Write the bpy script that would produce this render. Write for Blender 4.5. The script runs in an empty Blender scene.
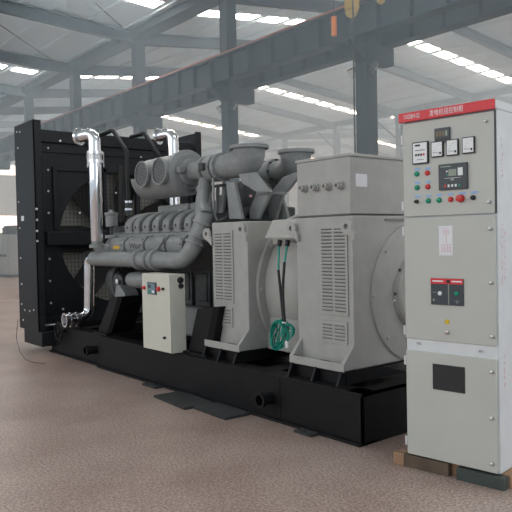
import bpy, bmesh, math, random
from math import sin, cos, pi, radians as R
from mathutils import Vector as V, Matrix

random.seed(7)
SC = bpy.context.scene
COL = SC.collection

# ------------------------------------------------------------------ camera, world, light, exposure
YAW, PITCH, ROLL, FPX = 2.457363390194842, -0.025467983775271843, -0.02057510228916821, 666.68
CAM = V((3.30970, -3.68327, 1.55))
_f = V((cos(YAW)*cos(PITCH), sin(YAW)*cos(PITCH), sin(PITCH)))
_r0 = V((sin(YAW), -cos(YAW), 0)); _u0 = _r0.cross(_f)
_r = _r0*cos(ROLL) + _u0*sin(ROLL); _u = _r.cross(_f)
cd = bpy.data.cameras.new('camera'); cam = bpy.data.objects.new('camera', cd); COL.objects.link(cam)
cd.sensor_width = 36; cd.lens = 36*FPX/512; cd.clip_end = 400
cam.matrix_world = Matrix(((_r.x, _u.x, -_f.x, CAM.x), (_r.y, _u.y, -_f.y, CAM.y), (_r.z, _u.z, -_f.z, CAM.z), (0, 0, 0, 1)))
SC.camera = cam

world = bpy.data.worlds.new('daylight'); SC.world = world; world.use_nodes = True
bgn = world.node_tree.nodes['Background']
bgn.inputs[0].default_value = (0.80, 0.90, 1.0, 1); bgn.inputs[1].default_value = 0.55

def area(name, loc, target, sx, sy, power, col=(1, 1, 1)):
    l = bpy.data.lights.new(name, 'AREA'); l.shape = 'RECTANGLE'; l.size = sx; l.size_y = sy; l.energy = power; l.color = col
    o = bpy.data.objects.new(name, l); COL.objects.link(o); o.location = loc
    o.rotation_euler = (V(target)-V(loc)).to_track_quat('-Z', 'Y').to_euler()
    return o
area('daylight_from_side_windows', (-6, -13.5, 6.0), (-4, 2, 1.0), 22, 5, 620, (1.0, 0.97, 0.92))
area('daylight_from_gable_door', (17, 1.0, 4.0), (0, 1, 1.2), 10, 7, 300, (0.92, 0.97, 1.0))

SC.view_settings.view_transform = 'Standard'; SC.view_settings.look = 'None'
SC.view_settings.gamma = 1; SC.view_settings.use_curve_mapping = False
SC.view_settings.exposure = 0.30
SC.cycles.use_denoising = True
SC.cycles.max_bounces = 6; SC.cycles.volume_bounces = 1
SC.cycles.sample_clamp_indirect = 4

# ------------------------------------------------------------------ helpers
def proj_ray(px, py): return _f + _r*((px-256)/FPX) - _u*((py-256)/FPX)
def at(px, py, axis, val):
    """a measured image point turned into a place on the plane axis = val"""
    d = proj_ray(px, py); t = (val-CAM[axis])/d[axis]; return CAM + d*t
K = 1.3333
def hall(x, y, z):
    p = V((x, y, z)); return CAM + (p-CAM)*K

def mat(name, col, rough=0.5, metal=0.0, var=0.06, scale=8.0, bump=0.0, spec=0.5, emit=None, estr=0, coat=0):
    m = bpy.data.materials.new(name); m.use_nodes = True
    nt = m.node_tree; b = nt.nodes['Principled BSDF']
    b.inputs['Roughness'].default_value = rough; b.inputs['Metallic'].default_value = metal
    b.inputs['Specular IOR Level'].default_value = spec
    b.inputs['Coat Weight'].default_value = coat
    if emit:
        b.inputs['Emission Color'].default_value = (*emit, 1); b.inputs['Emission Strength'].default_value = estr
    tc = nt.nodes.new('ShaderNodeTexCoord'); nz = nt.nodes.new('ShaderNodeTexNoise')
    nz.inputs['Scale'].default_value = scale; nz.inputs['Detail'].default_value = 5
    nt.links.new(tc.outputs['Object'], nz.inputs['Vector'])
    rp = nt.nodes.new('ShaderNodeValToRGB')
    rp.color_ramp.elements[0].position = 0.3; rp.color_ramp.elements[1].position = 0.7
    rp.color_ramp.elements[0].color = (*[max(0, c*(1-var)) for c in col], 1)
    rp.color_ramp.elements[1].color = (*[min(1, c*(1+var)) for c in col], 1)
    nt.links.new(nz.outputs['Fac'], rp.inputs['Fac']); nt.links.new(rp.outputs['Color'], b.inputs['Base Color'])
    if bump:
        bp = nt.nodes.new('ShaderNodeBump'); bp.inputs['Strength'].default_value = bump; bp.inputs['Distance'].default_value = 0.01
        nt.links.new(nz.outputs['Fac'], bp.inputs['Height']); nt.links.new(bp.outputs['Normal'], b.inputs['Normal'])
    return m

M = {}
M['gen'] = mat('alternator_grey_paint', (0.40, 0.395, 0.375), 0.5)
M['gendark'] = mat('louver_shadow_gap', (0.13, 0.13, 0.12), 0.8)
M['engine'] = mat('engine_grey_paint', (0.25, 0.258, 0.258), 0.42, var=0.10, scale=10, bump=0.05)
M['engdark'] = mat('engine_dark_casting', (0.05, 0.053, 0.055), 0.55, var=0.25, scale=14, bump=0.1)
M['castiron'] = mat('exhaust_cast_grey', (0.24, 0.25, 0.25), 0.55, var=0.12, scale=20, bump=0.12)
M['black'] = mat('black_frame_paint', (0.008, 0.008, 0.009), 0.5, var=0.2, spec=0.22)
M['radblack'] = mat('radiator_black_paint', (0.014, 0.016, 0.019), 0.42, var=0.15, spec=0.3)
M['fanblack'] = mat('fan_black', (0.01, 0.01, 0.011), 0.6)
M['core'] = mat('radiator_core_fins', (0.42, 0.40, 0.35), 0.7, var=0.15, scale=40)  # pale tone stands in for daylight shining through the core from behind
M['chrome'] = mat('polished_stainless', (0.82, 0.82, 0.84), 0.13, 1.0, var=0.05)
M['steel'] = mat('dull_stainless', (0.55, 0.55, 0.55), 0.35, 1.0)
M['bolt'] = mat('zinc_bolt', (0.75, 0.75, 0.76), 0.4, 0.3)
M['cream'] = mat('cream_panel_paint', (0.64, 0.63, 0.55), 0.45, var=0.03)
M['cab'] = mat('cabinet_beige_paint', (0.535, 0.54, 0.495), 0.45, var=0.03, scale=3)
M['cabside'] = mat('cabinet_light_film', (0.72, 0.74, 0.75), 0.4, var=0.04)
M['red'] = mat('red_banner', (0.72, 0.035, 0.05), 0.45)
M['white'] = mat('white_print', (0.85, 0.86, 0.86), 0.5, var=0.02)
M['faceplate'] = mat('grey_blue_faceplate', (0.17, 0.26, 0.31), 0.4)
M['paper'] = mat('white_paper', (0.80, 0.80, 0.83), 0.6, var=0.03)
M['pinkprint'] = mat('pink_print', (0.75, 0.40, 0.42), 0.6)
M['bluelabel'] = mat('pale_blue_label', (0.30, 0.48, 0.78), 0.5)
M['slate'] = mat('slate_instrument_face', (0.045, 0.055, 0.065), 0.4)
M['blackp'] = mat('black_plastic', (0.015, 0.015, 0.017), 0.4)
M['lcd'] = mat('grey_green_lcd', (0.27, 0.31, 0.25), 0.3)
M['glassdark'] = mat('dark_window_glass', (0.02, 0.024, 0.024), 0.12)
M['greenb'] = mat('green_button', (0.0, 0.27, 0.16), 0.35)
M['redb'] = mat('red_button', (0.62, 0.03, 0.03), 0.35)
M['amber'] = mat('amber_digits', (0.20, 0.14, 0.08), 0.5)
M['yellow'] = mat('yellow_sticker', (0.75, 0.55, 0.03), 0.5)
M['orangey'] = mat('orange_yellow_sticker', (0.70, 0.42, 0.04), 0.5)
M['teal'] = mat('teal_cable', (0.0, 0.27, 0.20), 0.4)
M['teald'] = mat('teal_sleeve', (0.02, 0.33, 0.27), 0.4)
M['wood'] = mat('raw_wood', (0.33, 0.20, 0.12), 0.8, var=0.2, scale=6)
M['woodgreen'] = mat('dark_green_wood', (0.055, 0.068, 0.06), 0.8, var=0.2)
M['woodbrown'] = mat('stained_wood', (0.12, 0.085, 0.06), 0.8, var=0.25, scale=5)
M['board'] = mat('dark_rubber_board', (0.030, 0.031, 0.032), 0.8, var=0.4, scale=20)
M['steelgrey'] = mat('hall_grey_paint', (0.030, 0.043, 0.051), 0.7, var=0.08, scale=2, spec=0.25)
M['rail'] = mat('rusty_rail', (0.34, 0.11, 0.08), 0.7, var=0.2)
M['wallw'] = mat('pale_wall_cladding', (0.62, 0.66, 0.66), 0.8, var=0.04, scale=1)
M['wallb'] = mat('blue_grey_wall_base', (0.36, 0.44, 0.47), 0.8, var=0.05, scale=1)
M['sky'] = mat('daylit_translucent_panel', (0.8, 0.8, 0.78), 0.6, emit=(1.0, 0.98, 0.94), estr=18.0)
M['pane'] = mat('daylit_window_pane', (0.8, 0.8, 0.8), 0.3, emit=(0.95, 0.98, 1.0), estr=3.0)
M['machine'] = mat('grey_machine_paint', (0.35, 0.37, 0.36), 0.6, var=0.08)
M['hoisty'] = mat('hoist_yellow', (0.36, 0.24, 0.04), 0.5)
M['orange'] = mat('pendant_orange', (0.70, 0.20, 0.03), 0.5)
M['lampglass'] = mat('floodlight_glass', (0.55, 0.58, 0.58), 0.2)

# roof sheet with corrugation
def roof_mat():
    m = mat('roof_sheet', (0.60, 0.70, 0.735), 0.8, var=0.04, scale=0.6)
    nt = m.node_tree; b = nt.nodes['Principled BSDF']
    tc = nt.nodes.new('ShaderNodeTexCoord'); w = nt.nodes.new('ShaderNodeTexWave'); w.bands_direction = 'X'
    w.inputs['Scale'].default_value = 1.6
    bp = nt.nodes.new('ShaderNodeBump'); bp.inputs['Strength'].default_value = 0.35; bp.inputs['Distance'].default_value = 0.03
    nt.links.new(tc.outputs['Object'], w.inputs['Vector']); nt.links.new(w.outputs['Fac'], bp.inputs['Height'])
    nt.links.new(bp.outputs['Normal'], b.inputs['Normal']); return m
M['roof'] = roof_mat()

def floor_mat():
    m = bpy.data.materials.new('worn_speckled_concrete'); m.use_nodes = True
    nt = m.node_tree; b = nt.nodes['Principled BSDF']; L = nt.links.new
    tc = nt.nodes.new('ShaderNodeTexCoord')
    n1 = nt.nodes.new('ShaderNodeTexNoise'); n1.inputs['Scale'].default_value = 1.1; n1.inputs['Detail'].default_value = 6
    n2 = nt.nodes.new('ShaderNodeTexNoise'); n2.inputs['Scale'].default_value = 60; n2.inputs['Detail'].default_value = 4
    n3 = nt.nodes.new('ShaderNodeTexVoronoi'); n3.inputs['Scale'].default_value = 36
    for n in (n1, n2, n3): L(tc.outputs['Object'], n.inputs['Vector'])
    r1 = nt.nodes.new('ShaderNodeValToRGB'); e = r1.color_ramp.elements
    e[0].position = 0.30; e[0].color = (0.305, 0.215, 0.185, 1); e[1].position = 0.72; e[1].color = (0.47, 0.38, 0.34, 1)
    L(n1.outputs['Fac'], r1.inputs['Fac'])
    r2 = nt.nodes.new('ShaderNodeValToRGB'); e = r2.color_ramp.elements
    e[0].position = 0.36; e[0].color = (0.55, 0.52, 0.50, 1); e[1].position = 0.66; e[1].color = (1.35, 1.32, 1.30, 1)
    L(n2.outputs['Fac'], r2.inputs['Fac'])
    mx = nt.nodes.new('ShaderNodeMix'); mx.data_type = 'RGBA'; mx.blend_type = 'MULTIPLY'; mx.inputs[0].default_value = 1
    L(r1.outputs['Color'], mx.inputs[6]); L(r2.outputs['Color'], mx.inputs[7])
    r3 = nt.nodes.new('ShaderNodeValToRGB'); e = r3.color_ramp.elements
    e[0].position = 0.12; e[0].color = (1, 1, 1, 1); e[1].position = 0.34; e[1].color = (0, 0, 0, 1)
    L(n3.outputs['Distance'], r3.inputs['Fac'])
    sc = nt.nodes.new('ShaderNodeMath'); sc.operation = 'MULTIPLY'; sc.inputs[1].default_value = 0.55
    L(r3.outputs['Color'], sc.inputs[0])
    m2 = nt.nodes.new('ShaderNodeMix'); m2.data_type = 'RGBA'
    L(sc.outputs[0], m2.inputs[0]); L(mx.outputs[2], m2.inputs[6]); m2.inputs[7].default_value = (0.56, 0.49, 0.46, 1)
    L(m2.outputs[2], b.inputs['Base Color'])
    b.inputs['Roughness'].default_value = 0.36; b.inputs['Specular IOR Level'].default_value = 0.5
    bp = nt.nodes.new('ShaderNodeBump'); bp.inputs['Strength'].default_value = 0.03; bp.inputs['Distance'].default_value = 0.004
    L(n2.outputs['Fac'], bp.inputs['Height']); L(bp.outputs['Normal'], b.inputs['Normal'])
    return m
M['floor'] = floor_mat()

class MB:
    """collects shapes; build() links them as one mesh object"""
    def __init__(s): s.bm = bmesh.new()
    def _mi(s, fs, mi):
        for f in fs: f.material_index = mi
    def box(s, x0, x1, y0, y1, z0, z1, mi=0):
        vs = [s.bm.verts.new(p) for p in ((x0,y0,z0),(x1,y0,z0),(x1,y1,z0),(x0,y1,z0),(x0,y0,z1),(x1,y0,z1),(x1,y1,z1),(x0,y1,z1))]
        s._mi([s.bm.faces.new([vs[i] for i in q]) for q in ((3,2,1,0),(4,5,6,7),(0,1,5,4),(1,2,6,5),(2,3,7,6),(3,0,4,7))], mi); return s
    def obox(s, c, ax, ay, az, mi=0):
        c, ax, ay, az = V(c), V(ax), V(ay), V(az)
        vs = [s.bm.verts.new(c+ax*i+ay*j+az*k) for k in (-1,1) for i, j in ((-1,-1),(1,-1),(1,1),(-1,1))]
        s._mi([s.bm.faces.new([vs[i] for i in q]) for q in ((3,2,1,0),(4,5,6,7),(0,1,5,4),(1,2,6,5),(2,3,7,6),(3,0,4,7))], mi); return s
    def bar(s, a, b, w, h, up=(0,0,1), mi=0):
        a, b = V(a), V(b); d = b-a; L = d.length; d.normalize(); sd = d.cross(V(up)).normalized(); u = sd.cross(d)
        return s.obox((a+b)/2, d*(L/2), sd*(w/2), u*(h/2), mi)
    def prism(s, pts, off, mi=0):
        off = V(off); a = [s.bm.verts.new(V(p)) for p in pts]; b = [s.bm.verts.new(V(p)+off) for p in pts]; n = len(a)
        fs = [s.bm.faces.new(a[::-1]), s.bm.faces.new(b)]
        for i in range(n): fs.append(s.bm.faces.new((a[i], a[(i+1)%n], b[(i+1)%n], b[i])))
        s._mi(fs, mi); return s
    def lathe(s, o, d, prof, seg=28, mi=0, cap=(True, True)):
        o, d = V(o), V(d).normalized(); u = d.orthogonal().normalized(); v = d.cross(u); rings = []
        for t, r in prof: rings.append([s.bm.verts.new(o+d*t+(u*cos(2*pi*k/seg)+v*sin(2*pi*k/seg))*max(r, 1e-4)) for k in range(seg)])
        fs = []
        for A, B in zip(rings, rings[1:]):
            for k in range(seg): fs.append(s.bm.faces.new((A[k], A[(k+1)%seg], B[(k+1)%seg], B[k])))
        if cap[0]: fs.append(s.bm.faces.new(rings[0][::-1]))
        if cap[1]: fs.append(s.bm.faces.new(rings[-1]))
        s._mi(fs, mi); return s
    def cyl(s, a, b, r, r1=None, seg=24, mi=0):
        a, b = V(a), V(b); return s.lathe(a, b-a, [(0, r), ((b-a).length, r if r1 is None else r1)], seg, mi)
    def tube(s, pts, r, seg=14, mi=0, closed=False):
        pts = [V(p) for p in pts]; n = len(pts); rings = []; u = None
        for i, p in enumerate(pts):
            if closed: t = pts[(i+1) % n]-pts[i-1]
            else: t = pts[min(i+1, n-1)]-pts[max(i-1, 0)]
            t.normalize()
            u = t.orthogonal().normalized() if u is None else (u-t*u.dot(t)).normalized()
            v = t.cross(u); rr = r[i] if isinstance(r, (list, tuple)) else r
            rings.append([s.bm.verts.new(p+(u*cos(2*pi*k/seg)+v*sin(2*pi*k/seg))*rr) for k in range(seg)])
        fs = []; prs = list(zip(rings, rings[1:])) + ([(rings[-1], rings[0])] if closed else [])
        for A, B in prs:
            for k in range(seg): fs.append(s.bm.faces.new((A[k], A[(k+1)%seg], B[(k+1)%seg], B[k])))
        if not closed: fs += [s.bm.faces.new(rings[0][::-1]), s.bm.faces.new(rings[-1])]
        s._mi(fs, mi); return s
    def plate_hole(s, c, ua, va, hu0, hu1, hv0, hv1, rad, th, seg=48, mi=0):
        """rectangular plate (extents along ua, va about c) with a round hole; th = thickness vector"""
        c, ua, va, th = V(c), V(ua), V(va), V(th)
        inn, out = [], []
        for k in range(seg):
            a = 2*pi*k/seg; du, dv = cos(a), sin(a)
            tu = (hu1/du if du > 1e-6 else (-hu0/-du if du < -1e-6 else 1e9)); tv = (hv1/dv if dv > 1e-6 else (-hv0/-dv if dv < -1e-6 else 1e9))
            t = min(abs(tu), abs(tv)); inn.append(c+ua*du*rad+va*dv*rad); out.append(c+ua*du*t+va*dv*t)
        A = [s.bm.verts.new(p) for p in inn]; B = [s.bm.verts.new(p) for p in out]
        A2 = [s.bm.verts.new(p+th) for p in inn]; B2 = [s.bm.verts.new(p+th) for p in out]; fs = []
        for k in range(seg):
            j = (k+1) % seg
            for q in ((A[k],B[k],B[j],A[j]), (A2[j],B2[j],B2[k],A2[k]), (A[j],A2[j],A2[k],A[k]), (B[k],B2[k],B2[j],B[j])): fs.append(s.bm.faces.new(q))
        s._mi(fs, mi); return s
    def build(s, name, mats, parent=None, bevel=0.0, world=False):
        bm = s.bm
        bmesh.ops.recalc_face_normals(bm, faces=bm.faces[:])
        for f in bm.faces: f.smooth = True
        for e in bm.edges:
            if len(e.link_faces) == 2: e.smooth = e.calc_face_angle(0) < R(34)
            else: e.smooth = False
        me = bpy.data.meshes.new(name)
        if parent is not None:
            root = parent
            while root.parent: root = root.parent
            bmesh.ops.translate(bm, verts=bm.verts[:], vec=-root.location)
        bm.to_mesh(me); bm.free()
        for m in (mats if isinstance(mats, (list, tuple)) else [mats]): me.materials.append(M[m])
        o = bpy.data.objects.new(name, me); COL.objects.link(o)
        if parent is not None: o.parent = parent
        if bevel:
            b = o.modifiers.new('edge', 'BEVEL'); b.width = bevel; b.segments = 2; b.limit_method = 'ANGLE'; b.angle_limit = R(40); b.harden_normals = False
        return o

def tag(o, label=None, cat=None, group=None, kind=None):
    if label: o['label'] = label
    if cat: o['category'] = cat
    if group: o['group'] = group
    if kind: o['kind'] = kind
    return o
def thing(name, loc, label, cat, group=None):
    o = bpy.data.objects.new(name, None); COL.objects.link(o); o.location = loc; o.empty_display_size = 0.1
    return tag(o, label, cat, group)
def struct(mb, name, mats, label, cat, group=None, bevel=0.0):
    return tag(mb.build(name, mats, None, bevel), label, cat, group, 'structure')
def fillet(pts, rad, n=7):
    pts = [V(p) for p in pts]; out = [pts[0]]
    for i in range(1, len(pts)-1):
        a, b, c = pts[i-1], pts[i], pts[i+1]; r = min(rad, (a-b).length*0.49, (c-b).length*0.49)
        p0 = b+(a-b).normalized()*r; p1 = b+(c-b).normalized()*r
        for k in range(n+1):
            t = k/n; out.append(p0*(1-t)**2+b*2*t*(1-t)+p1*t*t)
    return out+[pts[-1]]
def text(name, body, origin, ux, uy, height, matn, parent, width=None, depth=0.0008):
    """lettering whose lower left corner is at origin, running along ux with up = uy; fitted to a width"""
    cu = bpy.data.curves.new(name, 'FONT'); cu.body = body; cu.size = 1.0; cu.extrude = 0.0
    t = bpy.data.objects.new(name, cu); COL.objects.link(t)
    dg = bpy.context.evaluated_depsgraph_get(); me = bpy.data.meshes.new_from_object(t.evaluated_get(dg))
    bpy.data.objects.remove(t)
    if len(me.vertices) == 0: return None
    xs = [v.co.x for v in me.vertices]; ys = [v.co.y for v in me.vertices]
    sx = height/max(1e-6, max(ys)-min(ys)); kx = (width/max(1e-6, max(xs)-min(xs))) if width else sx
    ux, uy = V(ux).normalized(), V(uy).normalized(); nn = ux.cross(uy); o0 = V(origin)
    root = parent
    while root.parent: root = root.parent
    for v in me.vertices:
        v.co = o0 + ux*((v.co.x-min(xs))*kx) + uy*((v.co.y-min(ys))*sx) + nn*depth - root.location
    me.materials.clear(); me.materials.append(M[matn]); me.name = name
    o = bpy.data.objects.new(name, me); COL.objects.link(o); o.parent = parent
    return o

# ------------------------------------------------------------------ the hall (setting)
FX0, FX1, FY0, FY1 = -62.0, 12.0, -14.0, 58.0
struct(MB().box(FX0, FX1, FY0, FY1, -0.2, 0.0), 'floor', 'floor', 'reddish grey worn concrete floor of the hall', 'floor')

COLX = [3.3097+K*(-5.6-4.51*k-3.3097) for k in range(-2, 9)]   # frame lines
YV1, YR1, YV2, YR2, YV3 = 9.9, 21.7, 33.9, 45.8, 57.9
def zf(z): return 1.55+K*(z-1.55)
PROF = [(-14.0, zf(8.05)), (-2.0, zf(8.25)), (YV1, zf(7.92)), (YR1, zf(8.95)), (YV2, zf(8.2)), (YR2, zf(9.0)), (YV3, zf(8.2))]
def roof_z(y):
    for (y0, z0), (y1, z1) in zip(PROF, PROF[1:]):
        if y0 <= y <= y1: return z0+(z1-z0)*(y-y0)/(y1-y0)
    return PROF[-1][1]
mb = MB()
pts = [(FX0, y, z) for y, z in PROF]
mb.prism(pts+[(FX0, y, z+0.15) for y, z in PROF[::-1]], (FX1-FX0, 0, 0))
y = -13.2
while y < 57.5:
    mb.box(FX0+.1, FX1-.1, y-.03, y+.03, roof_z(y)-.07, roof_z(y)-.02); y += 1.5
struct(mb, 'ceiling', 'roof', 'pale corrugated metal roof on thin purlins', 'roof')

SKX = [3.3097+K*(x-3.3097) for x in (5.5, -3.5, -12.4, -21.3, -30.3, -39.3)]
for i, sx in enumerate(SKX):
    for (ya, za), (yb, zb) in zip(PROF[1:], PROF[2:]):
        mb = MB(); y = -13.2
        while y < 57.5:
            a, b = y+.19, y+1.31
            if a >= ya+.3 and b <= yb-.3:
                mb.obox((sx, (a+b)/2, roof_z((a+b)/2)+.02), (.36, 0, 0), V((0, (b-a)/2, (roof_z(b)-roof_z(a))/2)), (0, 0, .026))
            y += 1.5
        struct(mb, 'skylight_strip', 'sky', 'bright translucent skylight strip running down one roof slope', 'skylight', 'skylight strips in the roof')

def ibeam(mb, a, b, h, w, tw=.02, tf=.025):
    a, b = V(a), V(b); up = V((0, 0, 1))
    mb.bar(a, b, tw, h); mb.bar(a+up*(h/2), b+up*(h/2), w, tf); mb.bar(a-up*(h/2), b-up*(h/2), w, tf)
order = ['', 'nearest the switch cabinet', '', '', '', '']
NM = {2: 'behind the cabinet and generator terminal box', 3: 'behind the exhaust flanges', 4: 'behind the chrome pipes of the radiator', 5: 'above the black radiator, second from the left end', 6: 'above the left edge of the black radiator'}
for k, cx in enumerate(COLX):
    # columns of the near row
    mb = MB()
    ibeam_w = .50
    mb.box(cx-.20, cx-.18, YV1-.20, YV1+.20, 0, roof_z(YV1)-.35); mb.box(cx+.18, cx+.20, YV1-.20, YV1+.20, 0, roof_z(YV1)-.35)
    mb.box(cx-.18, cx+.18, YV1-.18, YV1-.16, 0, roof_z(YV1)-.35); mb.box(cx-.18, cx+.18, YV1+.16, YV1+.18, 0, roof_z(YV1)-.35)
    # crane bracket
    zb = zf(5.38)
    mb.prism([(cx-.17, YV1-.85, zb-.02), (cx-.17, YV1-.85, zb-.12), (cx-.17, YV1-.2, zb-.50), (cx-.17, YV1+.2, zb-.50), (cx-.17, YV1+.95, zb-.48), (cx-.17, YV1+.95, zb-.02)], (.34, 0, 0))
    struct(mb, 'column', 'steelgrey', 'grey box steel column ' + NM.get(k, 'of the crane row, outside the picture'), 'column', None)
    # second row
    mb = MB(); mb.box(cx-.18, cx+.18, YV2-.18, YV2+.18, 0, roof_z(YV2)-.3)
    mb.bar((cx, YV2, roof_z(YV2)-2.2), (cx-2.0, YV2, roof_z(YV2)-.5), .1, .1)
    struct(mb, 'column', 'steelgrey', 'slender far column of the second row with diagonal brace', 'column', 'far columns of the second row')
    # rafters per slope
    for (ya, za), (yb, zb2) in zip(PROF[1:], PROF[2:]):
        mb = MB(); d = V((0, yb-ya, zb2-za)); a = V((cx, ya, za-.2)); b = V((cx, yb, zb2-.2))
        va, vb = (ya in (YV1, YV2, YV3)), (yb in (YV1, YV2, YV3))
        ha, hb = (.47 if va else .36), (.47 if vb else .36)
        mb.prism([(cx-.012, ya, za-.1), (cx-.012, yb, zb2-.1), (cx-.012, yb, zb2-.1-hb), (cx-.012, ya, za-.1-ha)], (.024, 0, 0))
        mb.prism([(cx-.13, ya, za-.1), (cx-.13, yb, zb2-.1), (cx-.13, yb, zb2-.13), (cx-.13, ya, za-.13)], (.26, 0, 0))
        mb.prism([(cx-.13, ya, za-.07-ha), (cx-.13, yb, zb2-.07-hb), (cx-.13, yb, zb2-.1-hb), (cx-.13, ya, za-.1-ha)], (.26, 0, 0))
        struct(mb, 'roof_rafter', 'steelgrey', 'grey steel rafter under the roof', 'beam', 'roof rafters')
# valley gutter beam
mb = MB(); mb.box(FX0+.5, FX1-.5, YV1-.35, YV1+.35, zf(7.92)-.34, zf(7.92)-.04)
struct(mb, 'gutter_beam', 'steelgrey', 'long valley gutter beam along the tops of the crane columns', 'beam')
mb = MB(); mb.box(FX0+.5, FX1-.5, YV2-.3, YV2+.3, zf(8.2)-.34, zf(8.2)-.04)
struct(mb, 'gutter_beam', 'steelgrey', 'far valley gutter beam on the slender columns', 'beam')
# crane girders either side of the row
for yy, lab in ((YV1-.62, 'near crane girder with stiffeners and rusty rail crossing the hall'), (YV1+.66, 'second crane girder behind the columns, parallel to the near one')):
    mb = MB(); zb, zt = zf(5.36), zf(5.97)
    mb.box(FX0+.5, FX1-.5, yy-.012, yy+.012, zb, zt); mb.box(FX0+.5, FX1-.5, yy-.22, yy+.22, zt-.03, zt); mb.box(FX0+.5, FX1-.5, yy-.20, yy+.20, zb, zb+.03)
    x = COLX[0]
    while x > FX0+1:
        mb.box(x-.05, x+.05, yy-.17, yy+.17, zb+.02, zt-.02); x -= K*4.51/6
    g = struct(mb, 'crane_girder', 'steelgrey', lab, 'beam')
    rl = MB(); rl.box(FX0+.5, FX1-.5, yy-.10, yy+.10, zt+.002, zt+.03); rl.box(FX0+.5, FX1-.5, yy-.04, yy+.04, zt+.03, zt+.13)
    o = rl.build('rail', 'rail', None); o.parent = g; o['label'] = 'rusty crane rail'
for a, b in (((0, 25), (52, 60)), ((95, 3), (122, 27))):
    struct(MB().tube([at(*a, 2, zf(7.75)), at(*b, 2, zf(7.75))], .018, 6), 'tie_rod', 'steelgrey', 'thin diagonal tie rod under the near roof', 'beam', 'roof tie rods')
# walls
mb = MB(); mb.box(FX0, FX1, 57.95, 58.15, 0, zf(8.6), 0); mb.box(FX0, FX1, 57.9, 57.94, 0, 4.3, 1)
struct(mb, 'wall_back', ['wallw', 'wallb'], 'pale back wall with blue grey lower band', 'wall')
mb = MB(); mb.box(FX0, FX0+.2, FY0, FY1, 0, zf(9.0), 0)
struct(mb, 'wall_left', ['wallw'], 'pale far end wall of the hall', 'wall')
for n, (a, b, z0, z1) in enumerate(((5.0, 24.0, 2.2, 4.3), (14.0, 30.0, 8.2, 9.2))):
    mb = MB(); mb.box(FX0+.21, FX0+.24, a, b, z0, z1, 0)
    q = a
    while q <= b+.01: mb.box(FX0+.2, FX0+.30, q-.05, q+.05, z0-.05, z1+.05, 1); q += (b-a)/12
    mb.box(FX0+.2, FX0+.30, a, b, z0-.08, z0, 1); mb.box(FX0+.2, FX0+.30, a, b, z1, z1+.08, 1)
    struct(mb, 'window_%d' % (n+1), ['pane', 'wallw'], ('low', 'high')[n] + ' band of daylit windows in the far end wall', 'window')

# floodlights on the crane columns
def floodlight(cx, side, cz, lab):
    c = V((cx+side*.34, YV1-.10, cz))
    t = thing('floodlight', c, lab, 'floodlight', 'floodlights on the crane columns')
    ax = (V((-.2, -.8, -.55)) if side < 0 else V((.55, .65, -.5))).normalized(); sx = ax.cross(V((0, 0, 1))).normalized(); up = sx.cross(ax)
    MB().obox(c, sx*.16, up*.12, ax*.07).build('housing', 'engdark', t, .01)
    MB().obox(c+ax*.075, sx*.14, up*.10, ax*.006).build('lamp_glass', 'lampglass', t)
    MB().bar((cx+side*.18, YV1-.05, cz+.10), c-ax*.05, .04, .04).build('bracket', 'engdark', t)
fz = at(360, 68, 1, YV1-.3).z
for k, w in ((2, 'the column behind the cabinet and terminal box'), (3, 'the column behind the exhaust flanges')):
    floodlight(COLX[k], -1, fz, 'floodlight on the left side of ' + w)
    floodlight(COLX[k], 1, fz, 'floodlight on the right side of ' + w)

# hoist things on the girder
hp = at(352, 10, 1, 8.9)
t = thing('crane_hook_block', hp, 'yellow hook block hanging in front of the crane girder', 'hook block')
MB().lathe(hp+V((0, -.06, 0)), (0, 1, 0), [(0, .15), (.02, .19), (.10, .19), (.12, .15)], 24).build('pulley', 'hoisty', t)
MB().box(hp.x-.16, hp.x+.16, hp.y-.10, hp.y+.10, hp.z+.02, hp.z+.5).build('housing', 'hoisty', t, .01)
MB().tube([hp+V((-.03, -.03, .4)), hp+V((-.03, -.03, 2.8))], .012, 6).build('rope', 'blackp', t)
pp = at(334, 25, 1, 8.9)
t = thing('crane_pendant', pp, 'orange pendant controller hanging from a thin wire before the girder', 'crane pendant')
MB().box(pp.x-.06, pp.x+.06, pp.y-.05, pp.y+.05, pp.z-.28, pp.z+.22).build('handset', 'orange', t, .02)
MB().tube([pp+V((0, 0, .2)), pp+V((0, 0, 3.0))], .015, 6).build('wire', 'blackp', t)
q = [at(353.5, 42, 1, 8.55), at(354, 80, 1, 8.55), at(354.6, 120, 1, 8.55), at(355.5, 168, 1, 8.55)]
q = [V((q[0].x, 8.55, hp.z+2))]+q+[V((q[-1].x, 8.55, .9))]
tag(MB().tube(q, .022, 6).build('hanging_cable', 'blackp'), 'thin dark cable hanging down in front of the girder and column', 'cable')
yp = at(381, 0, 1, 8.9)
tag(MB().lathe(yp+V((0, 0, -.10)), (0, 0, 1), [(0, .03), (.05, .09), (.35, .09), (.38, .05)], 14).build('crane_buffer', 'hoisty'), 'small yellow fitting above the girder right of the hook block', 'crane fitting')

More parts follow.
